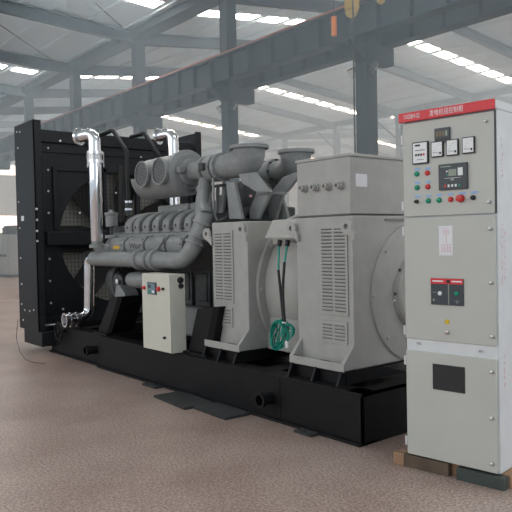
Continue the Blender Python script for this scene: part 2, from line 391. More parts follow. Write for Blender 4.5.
# far machines at the left edge
for cxy, w, h, lab in (((-28.6, 6.95), 1.5, 2.0, 'grey machine cabinet far back at the left edge, nearer of two'), ((-31.2, 7.9), 1.9, 2.15, 'grey machine cabinet far back at the left edge, farther of two')):
    x, y = cxy; t = thing('machine_cabinet', (x, y, 0), lab, 'machine', 'grey machines far behind the radiator')
    MB().box(x-w/2, x+w/2, y, y+1.0, .12, h).build('body', 'machine', t, .02)
    MB().box(x-w/2+.05, x+w/2-.05, y+.05, y+.95, 0, .13).build('plinth', 'engdark', t)
    mb = MB(); mb.box(x-w/2+.1, x-.03, y-.02, y-.002, .25, h-.1); mb.build('door', 'machine', t, .006)
    mb = MB(); mb.box(x+.03, x+w/2-.1, y-.02, y-.002, .25, h-.1); mb.build('door', 'machine', t, .006)
    mb = MB(); mb.box(x-.5, x+.5, y-.06, y-.022, h*.48, h*.54); mb.build('handle', 'engdark', t)
    MB().box(x-.35, x+.25, y+.1, y+.6, h, h+.35).build('top_unit', 'engdark', t, .02)

# ------------------------------------------------------------------ the generating set
G = thing('generator_set', (-3.0, 1.05, 0), 'large grey diesel generating set with black radiator on black steel base', 'generator')
W = 2.15
# base frame
mb = MB()
ZT = .39
def ibx(x0, x1, y0, z0=0):
    mb.box(x0, x1, y0, y0+.02, z0+.02, ZT-.02); mb.box(x0, x1, y0-.04, y0+.16, z0, z0+.022); mb.box(x0, x1, y0-.005, y0+.16, ZT-.025, ZT)
ibx(-4.32, 0, 0); ibx(-5.95, -4.32, .05)
for y0 in (W-.16,):
    mb.box(-5.95, 0, y0+.14, y0+.16, 0, ZT-.02); mb.box(-5.95, 0, y0, y0+.16, ZT-.025, ZT); mb.box(-5.95, 0, y0, y0+.2, 0, .022)
mb.box(-.02, 0, 0, W, 0, ZT); mb.box(-.16, 0, 0, W, ZT-.025, ZT)
mb.box(-5.95, -5.93, .05, W, 0, ZT); mb.box(-4.34, -4.32, 0, .2, 0, ZT)
mb.box(-.94, -.92, -.004, .0, .03, ZT-.03)
mb.box(-5.9, -.1, .1, W-.1, .26, .28)
for x in (-5.2, -4.3, -3.3, -2.3, -1.2): mb.box(x-.1, x+.1, .15, W-.15, .28, ZT)
base = mb.build('base_frame', 'black', G, .004)
for q in ((271, 398, 257, 402), (92, 350, 84, 353)):
    a = at(q[0], q[1], 1, 0); a.y = .02 if q[0] > 200 else .06
    mb = MB().lathe(a, (0, -1, 0), [(0, .052), (.13, .052), (.13, .068), (.155, .068), (.155, .046), (.05, .046)], 24, cap=(True, True))
    mb.build('pipe_stub', 'black', base)
# engine mount legs
for poly in ([(197.4, 308.8), (213, 307), (205, 352.5), (188.6, 350)], [(111, 297), (118, 296.6), (106.6, 334), (97.8, 331.7)]):
    pp4 = [at(x, y, 1, .10) for x, y in poly]
    mb = MB().prism(pp4, (0, .02, 0)); 
    c = [p+V((0, .0, 0)) for p in pp4]
    mb.prism([c[1], c[1]+V((.06, .03, 0)), c[2]+V((.06, .03, 0)), c[2]], (0, .3, 0))
    mb.prism([pp4[0]+V((0, .02, 0)), pp4[1]+V((0, .02, 0)), pp4[2]+V((0, .30, 0)), pp4[3]+V((0, .30, 0))], (0, .02, 0))
    zb = min(p.z for p in pp4)
    mb.box(pp4[3].x-.03, pp4[2].x+.08, .05, .5, ZT, ZT+.025)
    mb.build('mounting_leg', 'black', G)

# radiator
RX0, RX1, RY0, RY1, RZ0, RZ1 = -6.64, -5.90, -.15, 2.70, .30, 3.29
mb = MB()
mb.box(RX0, RX1-.10, RY0+.1, RY1-.1, 2.86, 3.14)                                  # header tank top
mb.box(RX0, RX1-.06, RY0+.1, RY1-.1, RZ0, .52)
mb.plate_hole((-6.03, 1.25, 1.62), (0, 1, 0), (0, 0, 1), 1.32, 1.38, 1.25, 1.30, 1.0, (-.02, 0, 0))   # shroud plate with fan opening
for k in range(40):                                                                  # shroud ring
    a0, a1 = 2*pi*k/40, 2*pi*(k+1)/40
    p = lambda a, r, x: (x, 1.25+cos(a)*r, 1.62+sin(a)*r)
    mb.prism([p(a0, 1.0, -6.05), p(a1, 1.0, -6.05), p(a1, 1.02, -6.05), p(a0, 1.02, -6.05)], (-.16, 0, 0))
rad = mb.build('radiator', 'radblack', G, .0)
for yy, nm in ((RY0, 0), (RY1, 1)):
    s = 1 if nm == 0 else -1
    mb = MB()
    ya, yb = sorted((yy, yy+s*.02)); mb.box(RX0, RX1, ya, yb, RZ0, RZ1+.06*nm)
    ya, yb = sorted((yy, yy+s*.115)); mb.box(RX1-.02, RX1, ya, yb, RZ0, RZ1+.06*nm); mb.box(RX0, RX0+.02, ya, yb, RZ0, RZ1)
    mb.build('side_panel', 'radblack', rad, .004)
mb = MB().box(-6.42, -6.30, RY0+.1, RY1-.1, .52, 2.86)
core = mb.build('core', 'core', rad)
mb = MB().box(-6.03, -5.95, RY0+.12, RY1-.12, 2.99, 3.17); mb.build('header_tank', 'radblack', rad, .012)
# raised frame strips on the shroud face
mb = MB()
for y0, y1, z0, z1 in ((.0, .06, .55, 2.80), (2.52, 2.58, .55, 2.80), (.16, .22, 1.75, 2.62), (.16, 1.1, 2.60, 2.66), (.95, 1.0, 1.75, 2.66), (1.5, 1.56, 1.75, 2.66), (1.5, 2.4, 2.6, 2.66)):
    mb.box(-6.03, -5.985, y0, y1, z0, z1)
mb.build('frame_strip', 'radblack', rad, .004)
mb = MB().box(-6.0, -5.90, .02, 2.5, 1.52, 1.71); mb.build('cross_panel', 'radblack', rad, .006)
# fan
mb = MB(); FC = V((-6.17, 1.25, 1.62))
mb.lathe(FC+V((.06, 0, 0)), (-1, 0, 0), [(0, .12), (.02, .17), (.14, .17), (.16, .12)], 24)
for k in range(7):
    a = 2*pi*k/7+.42; rd = V((0, cos(a), sin(a))); tg = V((0, -sin(a), cos(a)))
    t0 = (tg*.80+V((.6, 0, 0))).normalized(); t1 = (tg*.95+V((.3, 0, 0))).normalized()
    n0 = t0.cross(rd)*.008
    mb.prism([FC+rd*.14-t0*.10, FC+rd*.14+t0*.10, FC+rd*.62+t1*.25, FC+rd*.955+t1*.24, FC+rd*.955-t1*.16, FC+rd*.6-t1*.18], n0)
mb.build('fan', 'fanblack', rad)
mb = MB(); n = 34
for k in range(-n//2, n//2+1):
    d = k*.06
    if abs(d) < .99:
        h = math.sqrt(1.0-d*d)*.999
        mb.box(-6.022, -6.018, 1.25+d-.0022, 1.25+d+.0022, 1.62-h, 1.62+h); mb.box(-6.018, -6.014, 1.25-h, 1.25+h, 1.62+d-.0022, 1.62+d+.0022)
mb.build('fan_guard', 'fanblack', rad)
# duct block under the radiator
MB().box(-6.50, -5.82, -.14, 2.6, .095, .30).build('lower_duct', 'radblack', rad, .006)
# bolts
def bolt(p, d, r, parent, m='bolt'):
    MB().lathe(p, d, [(-.002, r), (.006, r), (.012, r*.6)], 8, cap=(True, True)).build('bolt', m, parent)
for px, py in ((18, 148), (17, 132), (20, 132), (19, 202), (20, 228), (21, 258), (22, 284), (22, 304), (25, 310), (30, 311), (23.5, 320), (34, 310)):
    bolt(at(px, py, 1, RY0), (0, -1, 0), .014, rad)
for px, py in ((36.5, 209), (37, 220), (37, 231), (37.4, 241)): bolt(at(px, py, 0, RX1), (1, 0, 0), .018, rad)
for px, py in ((48, 148), (48, 170), (48.3, 191), (48.7, 213), (49, 238), (49.6, 259), (50, 281), (51, 303), (60, 141), (80, 213), (62, 233), (82, 233), (63, 309), (127, 146), (143, 146), (141, 157), (116, 193)):
    bolt(at(px, py, 0, -5.95 if py < 144 else -5.985), (1, 0, 0), .017, rad)
tag(MB().box(*[v for p in ((at(21.5, 221, 1, RY0).x, at(24, 221, 1, RY0).x), (RY0-.004, RY0), (at(22, 221, 1, RY0).z, at(22, 216, 1, RY0).z)) for v in p]).build('sticker', 'paper', rad), 'small white sticker')
# drain valve with handwheel at the foot
hv = at(60, 331, 1, -.02)
mb = MB(); mb.tube([hv+V((.12*cos(a), -.02, .12*sin(a))) for a in [2*pi*k/28 for k in range(28)]], .013, 8, closed=True)
for k in range(3): mb.tube([hv+V((0, -.02, 0)), hv+V((.12*cos(2.1*k), -.02, .12*sin(2.1*k)))], .009, 6)
mb.cyl(hv+V((0, -.03, 0)), hv+V((0, .14, 0)), .025); mb.build('drain_valve', 'black', G)
hv2 = at(45, 325.5, 1, -.05)
mb = MB(); mb.cyl(hv2, at(58, 324, 1, .0), .016); mb.box(hv2.x-.05, hv2.x+.0, -.075, -.025, hv2.z-.025, hv2.z+.025); mb.build('drain_pipe', 'steel', G)

# engine body --------------------------------------------------------
mb = MB()
mb.box(-4.55, -2.35, .62, 1.48, .62, 1.30); mb.box(-4.5, -2.4, .72, 1.38, .42, .64)
mb.prism([(-4.5, .40, 1.72), (-4.5, .55, 1.30), (-4.5, .62, 1.1), (-4.5, 1.48, 1.1), (-4.5, 1.55, 1.3), (-4.5, 1.7, 1.72), (-4.5, 1.3, 1.90), (-4.5, .8, 1.90)], (2.1, 0, 0))
engine = mb.build('engine_block', 'engdark', G, .015)
mb = MB()
for x0, x1 in ((-3.02, -2.74), (-2.70, -2.44), (-3.45, -3.10), (-3.95, -3.55), (-4.4, -4.05)):
    mb.box(x0, x1, .58, .63, .80, 1.24); mb.box(x0+.04, x1-.04, .565, .585, .86, 1.18)
mb.build('crankcase_door', 'engdark', engine, .01)
tag(MB().box(-3.4, -2.45, .55, .75, .44, .78).build('oil_pan', 'engine', engine, .03), 'light grey oil pan')
# gear case and pumps at the radiator end
mb = MB(); mb.box(-4.78, -4.55, .45, 1.65, .55, 1.75)
mb.lathe((-4.66, .44, 1.02), (0, -1, 0), [(0, .20), (.05, .20), (.09, .15), (.10, .05)], 24)
mb.build('gear_case', 'engdark', engine, .03)
mb = MB(); c = at(137, 280, 1, .3)
mb.lathe(c+V((.25, 0, 0)), (-1, 0, 0), [(0, .08), (.2, .10), (.38, .09), (.45, .05)], 22); mb.build('water_pump', 'engine', engine)
mb = MB(); c = at(119, 297, 1, .3)
mb.prism([c+V((-.14, 0, -.08)), c+V((.18, 0, -.08)), c+V((.14, 0, .06)), c+V((.0, 0, .16)), c+V((-.08, 0, .14))], (0, .2, 0)); mb.build('bracket', 'engine', engine, .01)
mb = MB(); c = at(121, 283, 1, .35)
mb.tube([c+V((.22*cos(a), 0, .24*sin(a))) for a in [2.0+2.6*k/12 for k in range(13)]], .02, 8)
mb.lathe(c+V((-.05, .06, 0)), (0, -1, 0), [(0, .10), (.06, .10), (.08, .05)], 18); mb.build('pulley', 'engdark', engine)
bolt(at(117, 281.5, 1, .3), (0, -1, 0), .035, engine)
# water jacket covers (row of four) and cap
segpx = (109.5, 125, 144.5, 165.5, 184)
xs = [at(x, 245, 1, .28).x for x in segpx]
for i in range(4):
    x0, x1 = xs[i]+.012, xs[i+1]-.012; mb = MB()
    mb.prism([(x0, .30, 1.41), (x0, .27, 1.47), (x0, .27, 1.54), (x0, .33, 1.60), (x0, .62, 1.62), (x0, .62, 1.41)], (x1-x0, 0, 0))
    mb.prism([(x1-.05, .29, 1.40), (x1-.05, .25, 1.47), (x1-.05, .25, 1.54), (x1-.05, .32, 1.615), (x1-.05, .62, 1.635), (x1-.05, .62, 1.40)], (.055, 0, 0))
    cov = mb.build('jacket_cover', 'engine', G, .012)
    mb = MB()
    for zz_ in (1.44, 1.51, 1.57): mb.lathe((x1-.025, .255+(.02 if zz_ < 1.5 else .0)+(.03 if zz_ > 1.55 else 0), zz_), (0, -1, 0), [(-.02, .011), (.012, .011)], 6)
    mb.build('cover_bolts', 'engdark', cov)['kind'] = 'stuff'
    if i == 0:
        a = at(113.5, 245.8, 1, .27); b = at(119.5, 249, 1, .27)
        tag(MB().box(a.x, b.x, .266, .271, b.z, a.z).build('warning_sticker', 'orangey', cov), 'orange yellow rectangular sticker')
    if i == 1:
        p = at(129.2, 248.6, 1, .268)
        text('lettering', 'Wuxi', (p.x, .269, p.z), (1, 0, 0), (0, 0, 1), .065, 'blackp', cov, .30)
a = at(104, 247, 1, .4)
MB().lathe((xs[0]+.02, .42, 1.50), (-1, 0, 0), [(0, .14), (.10, .135), (.22, .10), (.27, .03)], 22).build('end_cap', 'engine', G)
MB().tube([at(156, 251, 1, .24), at(163, 241, 1, .24), at(164.5, 236.5, 1, .30)], .014, 8).build('stay_rod', 'engine', G)
# valve gear rail with bolts under the intake runners
mb = MB(); mb.box(at(105, 235, 1, .4).x, at(188, 235, 1, .4).x, .40, .66, 1.60, 1.645)
x = -4.6
for k in range(38): mb.lathe((-4.65+k*.048, .41, 1.64), (0, 0, 1), [(0, .012), (.03, .012)], 6)
mb.build('bolted_rail', 'engine', G)
# intake runners (seven curved ribs)
bx = (125, 133.7, 142.7, 152.6, 162.7, 173.5, 184.5); ex = (131.6, 139, 149, 158.4, 169, 180, 191.5)
for i in range(7):
    x0, x1 = at(bx[i], 229, 1, .40).x, at(ex[i], 229, 1, .40).x
    outer = [(.40, 1.655), (.385, 1.725), (.40, 1.79), (.46, 1.85), (.56, 1.895), (.72, 1.92), (.9, 1.925)]
    inner = [(.9, 1.80), (.72, 1.80), (.62, 1.77), (.56, 1.72), (.54, 1.655)]
    mb = MB().prism([(x0, y, z) for y, z in outer+inner], (x1-x0, 0, 0))
    mb.box(x0-.02, x1+.02, .385, .6, 1.64, 1.675)
    rn = mb.build('intake_runner', 'engine', G, .022)
    MB().lathe(((x0+x1)/2, .394, 1.725), (0, -1, 0), [(0, .018), (.012, .018), (.016, .01)], 10).build('plug', 'engdark', rn)
mb = MB()
for x0, x1 in ((-4.15, -3.45), (-3.40, -2.7)): mb.box(x0, x1, .78, 1.30, 1.88, 2.0)
mb.build('intake_plenum', 'engine', G, .02)
mb = MB()
for x in (-3.95, -3.42, -3.12, -2.8):
    mb.bar((x, .62, 1.97), (x, .62, 2.16), .03, .05); 
mb.box(-4.1, -2.5, .58, .68, 2.13, 2.15)
mb.build('filter_cradle', 'engdark', G)
# air cleaner canister with two inlets
CY, CZ, CR = .62, 2.335, .235
mb = MB().lathe((-4.00, CY, CZ), (1, 0, 0), [(0, CR*.9), (.03, CR), (.76, CR), (.76, CR+.03), (.83, CR+.03), (.84, CR*.92), (.86, CR*.90), (.86, CR*.66), (.91, CR*.64), (.92, .12)], 36)
can = mb.build('air_cleaner', 'engine', G)
mb = MB()
for k in range(20):
    a0, a1 = pi*(1.02+.86*k/20), pi*(1.02+.86*(k+1)/20); p = lambda a, r: (-4.06, CY+cos(a)*r, CZ+sin(a)*r)
    mb.prism([p(a0, CR+.015), p(a1, CR+.015), p(a1, CR+.03), p(a0, CR+.03)], (.84, 0, 0))
mb.build('heat_shield', 'engine', can)
for px, py in ((141, 174), (158.5, 170.6)):
    c = at(px, py, 1, .31); c.z = CZ+.015
    mb = MB().lathe(c, (0, 1, 0), [(.0, .140), (.0, .156), (.03, .156), (.03, .148), (.31, .148)], 32, cap=(False, True)); inl = mb.build('filter_inlet', 'engine', can)
    mb = MB().lathe(c+V((0, .012, 0)), (0, 1, 0), [(0, .140), (.01, .140)], 32)
    for k in range(-8, 9):
        h = math.sqrt(max(0, .139**2-(k*.0162)**2)); mb.box(c.x-h, c.x+h, c.y+.006, c.y+.012, c.z+k*.0162-.0035, c.z+k*.0162+.0035, 1)
    mb.build('mesh_cap', ['castiron', 'engdark'], inl)
# clamp handles on the canister face
MB().box(-3.12, -3.05, CY-.20, CY-.12, CZ-.02, CZ+.05).build('clamp', 'engine', can, .01)
# turbo: compressor elbow, coupling rings
mb = MB().lathe((-3.10, CY, CZ), (1, 0, 0), [(0, .10), (.18, .10), (.20, .12), (.30, .12)], 26)
mb.lathe((-2.82, CY, CZ), (1, 0, 0), [(0, .12), (.03, .15), (.06, .15), (.07, .13), (.10, .13), (.11, .15), (.20, .15), (.22, .13), (.27, .13), (.28, .155), (.32, .155), (.33, .12), (.42, .12)], 30)
for k in range(10):
    a = 2*pi*k/10+.2
    for xx in (-2.53, -2.80): mb.lathe((xx, CY+cos(a)*.142, CZ+sin(a)*.142), (1, 0, 0), [(-.012, .012), (.045, .012)], 6)
tc = mb.build('turbocharger', 'castiron', G)
MB().lathe((-2.755, CY, CZ), (1, 0, 0), [(0, .137), (.035, .137)], 30).build('band_clamp', 'engdark', tc)
MB().box(-2.70, -2.62, CY-.19, CY-.13, CZ-.03, CZ+.05).build('actuator', 'engdark', tc, .01)
for pa, pb_ in (((209, 181), (210, 224)), ((226, 184), (222, 219))): MB().tube([at(*pa, 1, .75), at(*pb_, 1, .7)], .03, 10).build('drain_line', 'engine', tc)
# charge pipe: from the compressor down, round and along to the radiator end
a = V((-2.92, CY, CZ)); 
p1 = at(198.5, 170, 1, .50); p2 = at(201.5, 205, 1, .42); p3 = at(204.5, 218, 1, .38); p4 = at(188, 260, 1, .22); p5 = at(168, 260, 1, .22); p6 = at(94, 260, 1, .22)
zH = 1.335
p4 = V((p4.x, .22, zH)); p6 = V((p6.x, .22, zH))
path = fillet([V((p1.x, CY, CZ-.05)), V((p1.x+.02, CY-.08, CZ-.15)), p2, p3, p4, p6], .20, 8)
def rad_at(i, n): return .072 if i < 16 else .082
path2 = fillet([V((p1.x, CY, CZ-.02)), V((p1.x+.02, CY-.05, CZ-.15)), p2, p3+V((0, 0, .02))], .1, 6)
cp = MB().tube(path2, [.072+.02*max(0, (i-len(path2)*.72)/(len(path2)*.28)) for i in range(len(path2))], 20)
cp = cp.build('charge_pipe', 'engine', G)
path3 = fillet([p3+V((0, 0, .05)), p3+(p4-p3)*.15, p4, p6], .26, 10)
MB().tube(path3, .094, 22).build('lower_run', 'engine', cp)
mb = MB()
dd = (p4-p3).normalized()
mb.bm.free()
for c, r, d in ((p3+dd*.05, .110, dd), (p3+dd*.20, .118, dd), (p3+dd*.27, .112, dd)): MB().lathe(c, d, [(0, r), (.03, r)], 24).build('clamp', 'engine', cp, .004)
for x in (at(139, 258, 1, .22).x, at(149, 258, 1, .22).x, at(155, 258, 1, .22).x): MB().lathe((x, .22, zH), (1, 0, 0), [(0, .10), (.01, .122), (.06, .122), (.07, .10)], 24).build('clamp', 'engine', cp)
c = at(205, 187, 1, .5); MB().lathe((p1.x+.02, CY-.06, c.z), (0, -.2, -1), [(0, .088), (.05, .088)], 22).build('clamp', 'engine', cp)
# thin pipe beside the turbo
mb = MB(); mb.tube(fillet([at(213, 178, 1, .5), at(214, 215, 1, .5), at(219, 224, 1, .5)], .06), .013, 8)
for x, y0, y1 in ((224, 182, 220), (218, 186, 222), (221, 195, 224)): mb.tube([at(x, y0, 1, .7), at(x-1.5, y1, 1, .7)], .02, 8)
mb.build('oil_line', 'engine', G)
# exhaust elbows
for i, (yc, sy) in enumerate(((.70, CY), (1.38, 1.46))):
    xf, zt = -2.14 if i == 0 else -2.155, 2.505
    path = fillet([V((xf-.46, sy, CZ)), V((xf-.25, sy, CZ)), V((xf-.02, yc, CZ+.02)), V((xf, yc, zt))], .22, 9)
    n = len(path)
    mb = MB().tube(path, [.118+.055*(k/(n-1)) for k in range(n)], 28)
    mb.lathe(path[0]-V((.03, 0, 0)), (1, 0, 0), [(0, .15), (.05, .15)], 28)
    if i: mb.lathe((-3.1, sy, CZ), (1, 0, 0), [(0, .12), (.15, .15), (.30, .15), (.32, .12), (.45, .12)], 26)
    el = mb.build('exhaust_elbow', 'castiron', G)
    MB().lathe((xf, yc, zt-.015), (0, 0, 1), [(0, .19), (.0, .205), (.035, .205), (.035, .165), (-.05, .15)], 40, cap=(False, True)).build('flange', 'castiron', el)
    mb = MB()
    for k in range(8): mb.lathe((path[0].x+.02, sy+cos(2*pi*k/8)*.138, CZ+sin(2*pi*k/8)*.138), (1, 0, 0), [(-.012, .012), (.03, .012)], 6)
    mb.build('flange_bolts', 'engdark', el)['kind'] = 'stuff'
# V brackets carrying the turbochargers
def strap(pa, pb, w, t=.03): return MB().bar(pa, pb, w, t, up=(0, -1, .0))
mb = MB()
def plate(px, dep, th=.04): 
    mb.prism([at(x, y, 1, dep) for x, y in px], (0, th, 0))
plate([(226, 182), (234, 182), (242, 219), (229, 219)], .55)
plate([(238, 174), (255, 172), (257, 176), (270, 192), (256, 192), (242, 183)], .60)
plate([(256, 193), (270, 193), (258, 219), (245, 219)], .75)
plate([(270, 193), (283, 177), (297, 172), (297, 178), (287, 191), (281, 194)], .95)
plate([(274, 197), (283, 194), (275, 219), (264, 219)], 1.0)
plate([(281, 196), (287, 214), (288, 219), (278, 219)], 1.1)
plate([(256, 192), (284, 192), (284, 194.5), (256, 194.5)], .72)
mb.build('turbo_bracket', 'engine', G, .006)
mb = MB()
mb.lathe((-2.75, .95, 2.0), (1, 0, 0), [(0, .12), (.1, .2), (.45, .22), (.55, .12)], 24); mb.box(-2.75, -2.2, .75, 1.4, 1.5, 1.9)
mb.lathe((-2.62, 1.46, 2.2), (0, 0, -1), [(0, .1), (.4, .1)], 18)
mb.build('rear_housing', 'engdark', G, .02)
tag(MB().lathe(at(251.5, 196, 1, .7), (0, -1, 0), [(0, .013), (.02, .013)], 8).build('plug', 'pinkprint', G), 'small pink plug')
# coolant pipes (polished) up to the header tank
def coolant(pbot, x, y, r, lab, full, ZTOP):
    ztop = ZTOP
    d = V((-.90, -.44, 0)).normalized()
    top = V((x, y, ztop))
    pth = fillet([pbot, V((x+.0, y, 2.2)), V((x, y, ztop)), V((x, y, ztop))+d*.24-V((0, 0, .03))], .15, 9)
    o = MB().tube(pth, r, 24).build('coolant_pipe', 'chrome', G); o['label'] = lab
    mb = MB().lathe(pth[-1]-d*.015, d, [(0, r), (0, r*1.42), (.03, r*1.42), (.03, r*.75), (-.1, r*.7)], 26, cap=(False, True)); mb.build('pipe_flange', 'chrome', o)
    if full:
        mb = MB()
        for z in (2.66, 2.55): mb.lathe((x, y, z), (0, 0, 1), [(0, r*1.05), (0, r*1.32), (.035, r*1.32), (.035, r*1.05)], 24)
        mb.build('clamp', 'chrome', o)
        mb = MB().lathe((x, y, 2.565), (0, 0, 1), [(0, r*1.12), (.1, r*1.12)], 24); mb.build('rubber_sleeve', 'steel', o)
        for k in range(5):
            a = 2*pi*k/5; MB().tube([(x+cos(a)*r*1.38, y+sin(a)*r*1.38, 2.50), (x+cos(a)*r*1.38, y+sin(a)*r*1.38, 2.69)], .006, 6).build('tie_bolt', 'steel', o)
    return o
pt = at(95, 160, 1, .10); pb = at(97, 240, 1, .16)
o = coolant(pb, pt.x, .10, .078, 'polished near coolant pipe', True, 2.93)
MB().lathe(pb+V((0, 0, -.10)), (0, 0, 1), [(0, .085), (.0, .10), (.04, .10), (.05, .07), (.14, .075)], 22).build('pipe_foot', 'engine', o)
MB().tube(fillet([pb+V((0, 0, -.05)), pb+V((.01, .04, -.12)), pb+V((.08, .26, -.15))], .08), .075, 20).build('thermostat_housing', 'engine', o)
pt = at(173, 152, 1, 1.5)
coolant(V((pt.x, 1.5, 2.0)), pt.x, 1.5, .085, 'polished far coolant pipe behind the air cleaner', False, 3.10)
# lower polished elbow with flexible joint
q0 = V((p6.x+.03, .22, zH)); yb = .22
lo = at(89, 312, 1, yb); up = at(91, 266, 1, yb)
pth = fillet([q0, V((up.x-.05, yb, zH)), V((up.x-.06, yb, zH-.2)), V((lo.x, yb, lo.z-.02)), V((lo.x-.0, .04, lo.z-.08))], .17, 9)
lp = MB().tube(pth, .070, 22).build('return_pipe', 'chrome', G)
c = pth[-1]; mb = MB().lathe(c+V((0, .04, 0)), (0, -1, 0), [(0, .072), (.0, .092), (.05, .095), (.055, .075), (.075, .075), (.08, .098), (.135, .098), (.14, .075), (.16, .075), (.165, .096), (.21, .096), (.21, .07), (.12, .06)], 28, cap=(False, True))
mb.build('flexible_joint', 'chrome', lp)
# black stay pipes from the header tank
for pl, yy, fl in (([(100, 135.5), (112.7, 130), (127, 152), (128, 203)], .85, True), ([(131, 137), (144.5, 133), (160, 158), (161, 172)], 1.35, False)):
    pts3 = [at(x, y, 1, yy) for x, y in pl]
    o = MB().tube(fillet(pts3, .07), .032, 12).build('vent_pipe', 'radblack', G)
    if fl:
        mb = MB()
        for py in (203, 210.5): mb.lathe(at(128.3, py, 1, yy), (0, 0, 1), [(0, .06), (.03, .06)], 16)
        mb.build('clamp', 'chrome', o)
        MB().cyl(at(128.3, 203, 1, yy), at(128.5, 216, 1, yy), .045).build('hose', 'engdark', o)
# small filter canister between the chrome pipe and the engine
c = at(111.5, 220, 1, .6)
MB().lathe(c+V((0, 0, -.09)), (0, 0, 1), [(0, .08), (.15, .085), (.16, .095), (.19, .095), (.20, .04), (.23, .03)], 20).build('breather', 'engine', G)
MB().cyl(c+V((0, 0, -.3)), c+V((0, 0, -.09)), .025).build('breather_pipe', 'engdark', G)
# dark pipework behind, in front of the radiator
for x, y0, y1, yy in ((137, 160, 215, 1.6), (121, 165, 222, 1.0), (114, 158, 210, 1.4)): MB().tube([at(x, y0, 1, yy), at(x+.5, y1, 1, yy)], .05, 10).build('hose', 'fanblack', G)

# alternator ---------------------------------------------------------
AY0, AY1 = .22, 1.90
CYX, CZX = 1.05, 1.07
def alt_body(x0, x1, name, open_face=None):
    mb = MB()
    mb.box(x0, x1, AY0, AY1, .49, 1.72)
    return mb.build(name, 'gen', G, .008)
front = alt_body(-2.17, -1.60, 'flywheel_housing')
rear = alt_body(-.92, -.27, 'alternator')
# drum between
mb = MB().lathe((-1.62, CYX, CZX), (1, 0, 0), [(0, .74), (.06, .74), (.06, .66), (.75, .66)], 64); drum = mb.build('alternator_drum', 'gen', G)
mb = MB().box(-1.6, -.92, .45, 1.65, .49, .9); mb.build('drum_cradle', 'gen', drum)
for a in (pi*.80, pi*1.0, pi*1.22, pi*.62): bolt(V((-1.56, CYX+cos(a)*.70, CZX+sin(a)*.70)), (1, 0, 0), .018, drum, 'gen')
# feet
def foot(x0, x1, par):
    mb = MB(); zt, zb, yf = .705, .515, .10
    mb.box(x0, x1, yf, AY0+.02, zb-.012, zb)
    for xx in (x0, x1-.035): mb.prism([(xx, AY0+.01, zt), (xx, yf, zb+.045), (xx, yf, zb), (xx, AY0+.01, zb)], (.035, 0, 0))
    mb.box(x0, x1, yf-.006, yf+.012, zb-.02, zb+.045)
    f = mb.build('foot', 'gen', par, .004)
    MB().box(x0+.30, x0+.42, .13, .17, zb, zb+.035).build('mount_pad', 'blackp', f)
    mb = MB()
    for k in range(3):
        xx = x0+.02+(x1-x0-.06)*k/2; mb.prism([(xx, .04, ZT), (xx, .09, zb-.015), (xx, .5, zb-.015), (xx, .9, ZT)], (.025, 0, 0))
    mb.box(x0+.01, x1-.01, .13, .30, ZT, zb-.012); mb.box(x0, x1, .10, .9, zb-.03, zb-.012)
    mb.build('support_block', 'black', par)
foot(-2.165, -1.60, front); foot(-.90, -.27, rear)
# louvres
def louver(x0, x1, z0, z1, n, par, cols=2):
    mb = MB(); mb.box(x0-.025, x1+.025, AY0-.012, AY0+.002, z0-.02, z1+.02, 0); gap = .028; cw = (x1-x0-gap*(cols-1))/cols
    for c in range(cols):
        xa = x0+c*(cw+gap)
        for k in range(n):
            zz = z0+(z1-z0)*(k+.5)/n; h = (z1-z0)/n
            mb.box(xa, xa+cw, AY0-.0135, AY0-.011, zz-h*.13, zz+h*.15, 1)
            mb.prism([(xa, AY0-.012, zz+h*.45), (xa, AY0-.024, zz+h*.18), (xa, AY0-.012, zz+h*.2)], (cw, 0, 0), 0)
    mb.build('louver_panel', ['gen', 'gendark'], par)
louver(-2.105, -1.845, .95, 1.62, 22, front); louver(-2.12, -1.87, .72, .87, 5, front)
louver(-.605, -.345, .94, 1.63, 24, rear); louver(-.61, -.36, .71, .85, 5, rear)
# lifting lugs
def lug(c, s, par):
    mb = MB(); x, z = c; n = 20
    ring = [(x+.058*cos(2*pi*k/n), z+.058*sin(2*pi*k/n)) for k in range(n)]; hole = [(x+.022*cos(2*pi*k/n), z+.022*sin(2*pi*k/n)) for k in range(n)]
    A = [mb.bm.verts.new((p, AY0-.035, q)) for p, q in ring]; B = [mb.bm.verts.new((p, AY0-.035, q)) for p, q in hole]
    A2 = [mb.bm.verts.new((p, AY0-.01, q)) for p, q in ring]; B2 = [mb.bm.verts.new((p, AY0-.01, q)) for p, q in hole]
    for k in range(n):
        j = (k+1) % n
        for qd in ((A[k], A[j], B[j], B[k]), (A2[k], A2[j], B2[j], B2[k]), (A[k], A[j], A2[j], A2[k]), (B[k], B[j], B2[j], B2[k])): mb.bm.faces.new(qd)
    mb.prism([(x+s*.0, AY0-.034, z-.056), (x+s*.05, AY0-.034, z-.01), (x+s*.085, AY0-.034, z-.06), (x+s*.085, AY0-.034, z-.115)], (0, .03, 0))
    mb.build('lifting_lug', 'gen', par)
lug((-1.665, 1.645), 1, front); lug((-2.225, 1.61), 1, front); lug((-.955, 1.635), 1, rear); lug((-.31, 1.635), 1, rear)
# terminal box
tb = MB().box(-.915, -.30, .235, 1.85, 1.735, 2.19); tb.box(-.925, -.29, .225, 1.86, 2.19, 2.215); tb.box(-.91, -.31, .24, 1.84, 1.72, 1.735, 1)
tb = tb.build('terminal_box', ['gen', 'gendark'], G, .005)
for px, py in ((305, 188.5), (316.5, 187.5), (328.5, 186.5), (341, 185.5)):
    c = at(px, py, 1, .235)
    MB().lathe(c, (0, -1, 0), [(0, .036), (.02, .036), (.02, .026), (.06, .028), (.06, .016), (.03, .012)], 14, cap=(True, True)).build('cable_gland', 'gen', tb)
a, b = at(355.5, 173.5, 0, -.30), at(367, 187, 0, -.30)
tag(MB().box(-.301, -.297, a.y, b.y, b.z, a.z).build('paper_label', 'paper', tb), 'white paper label')
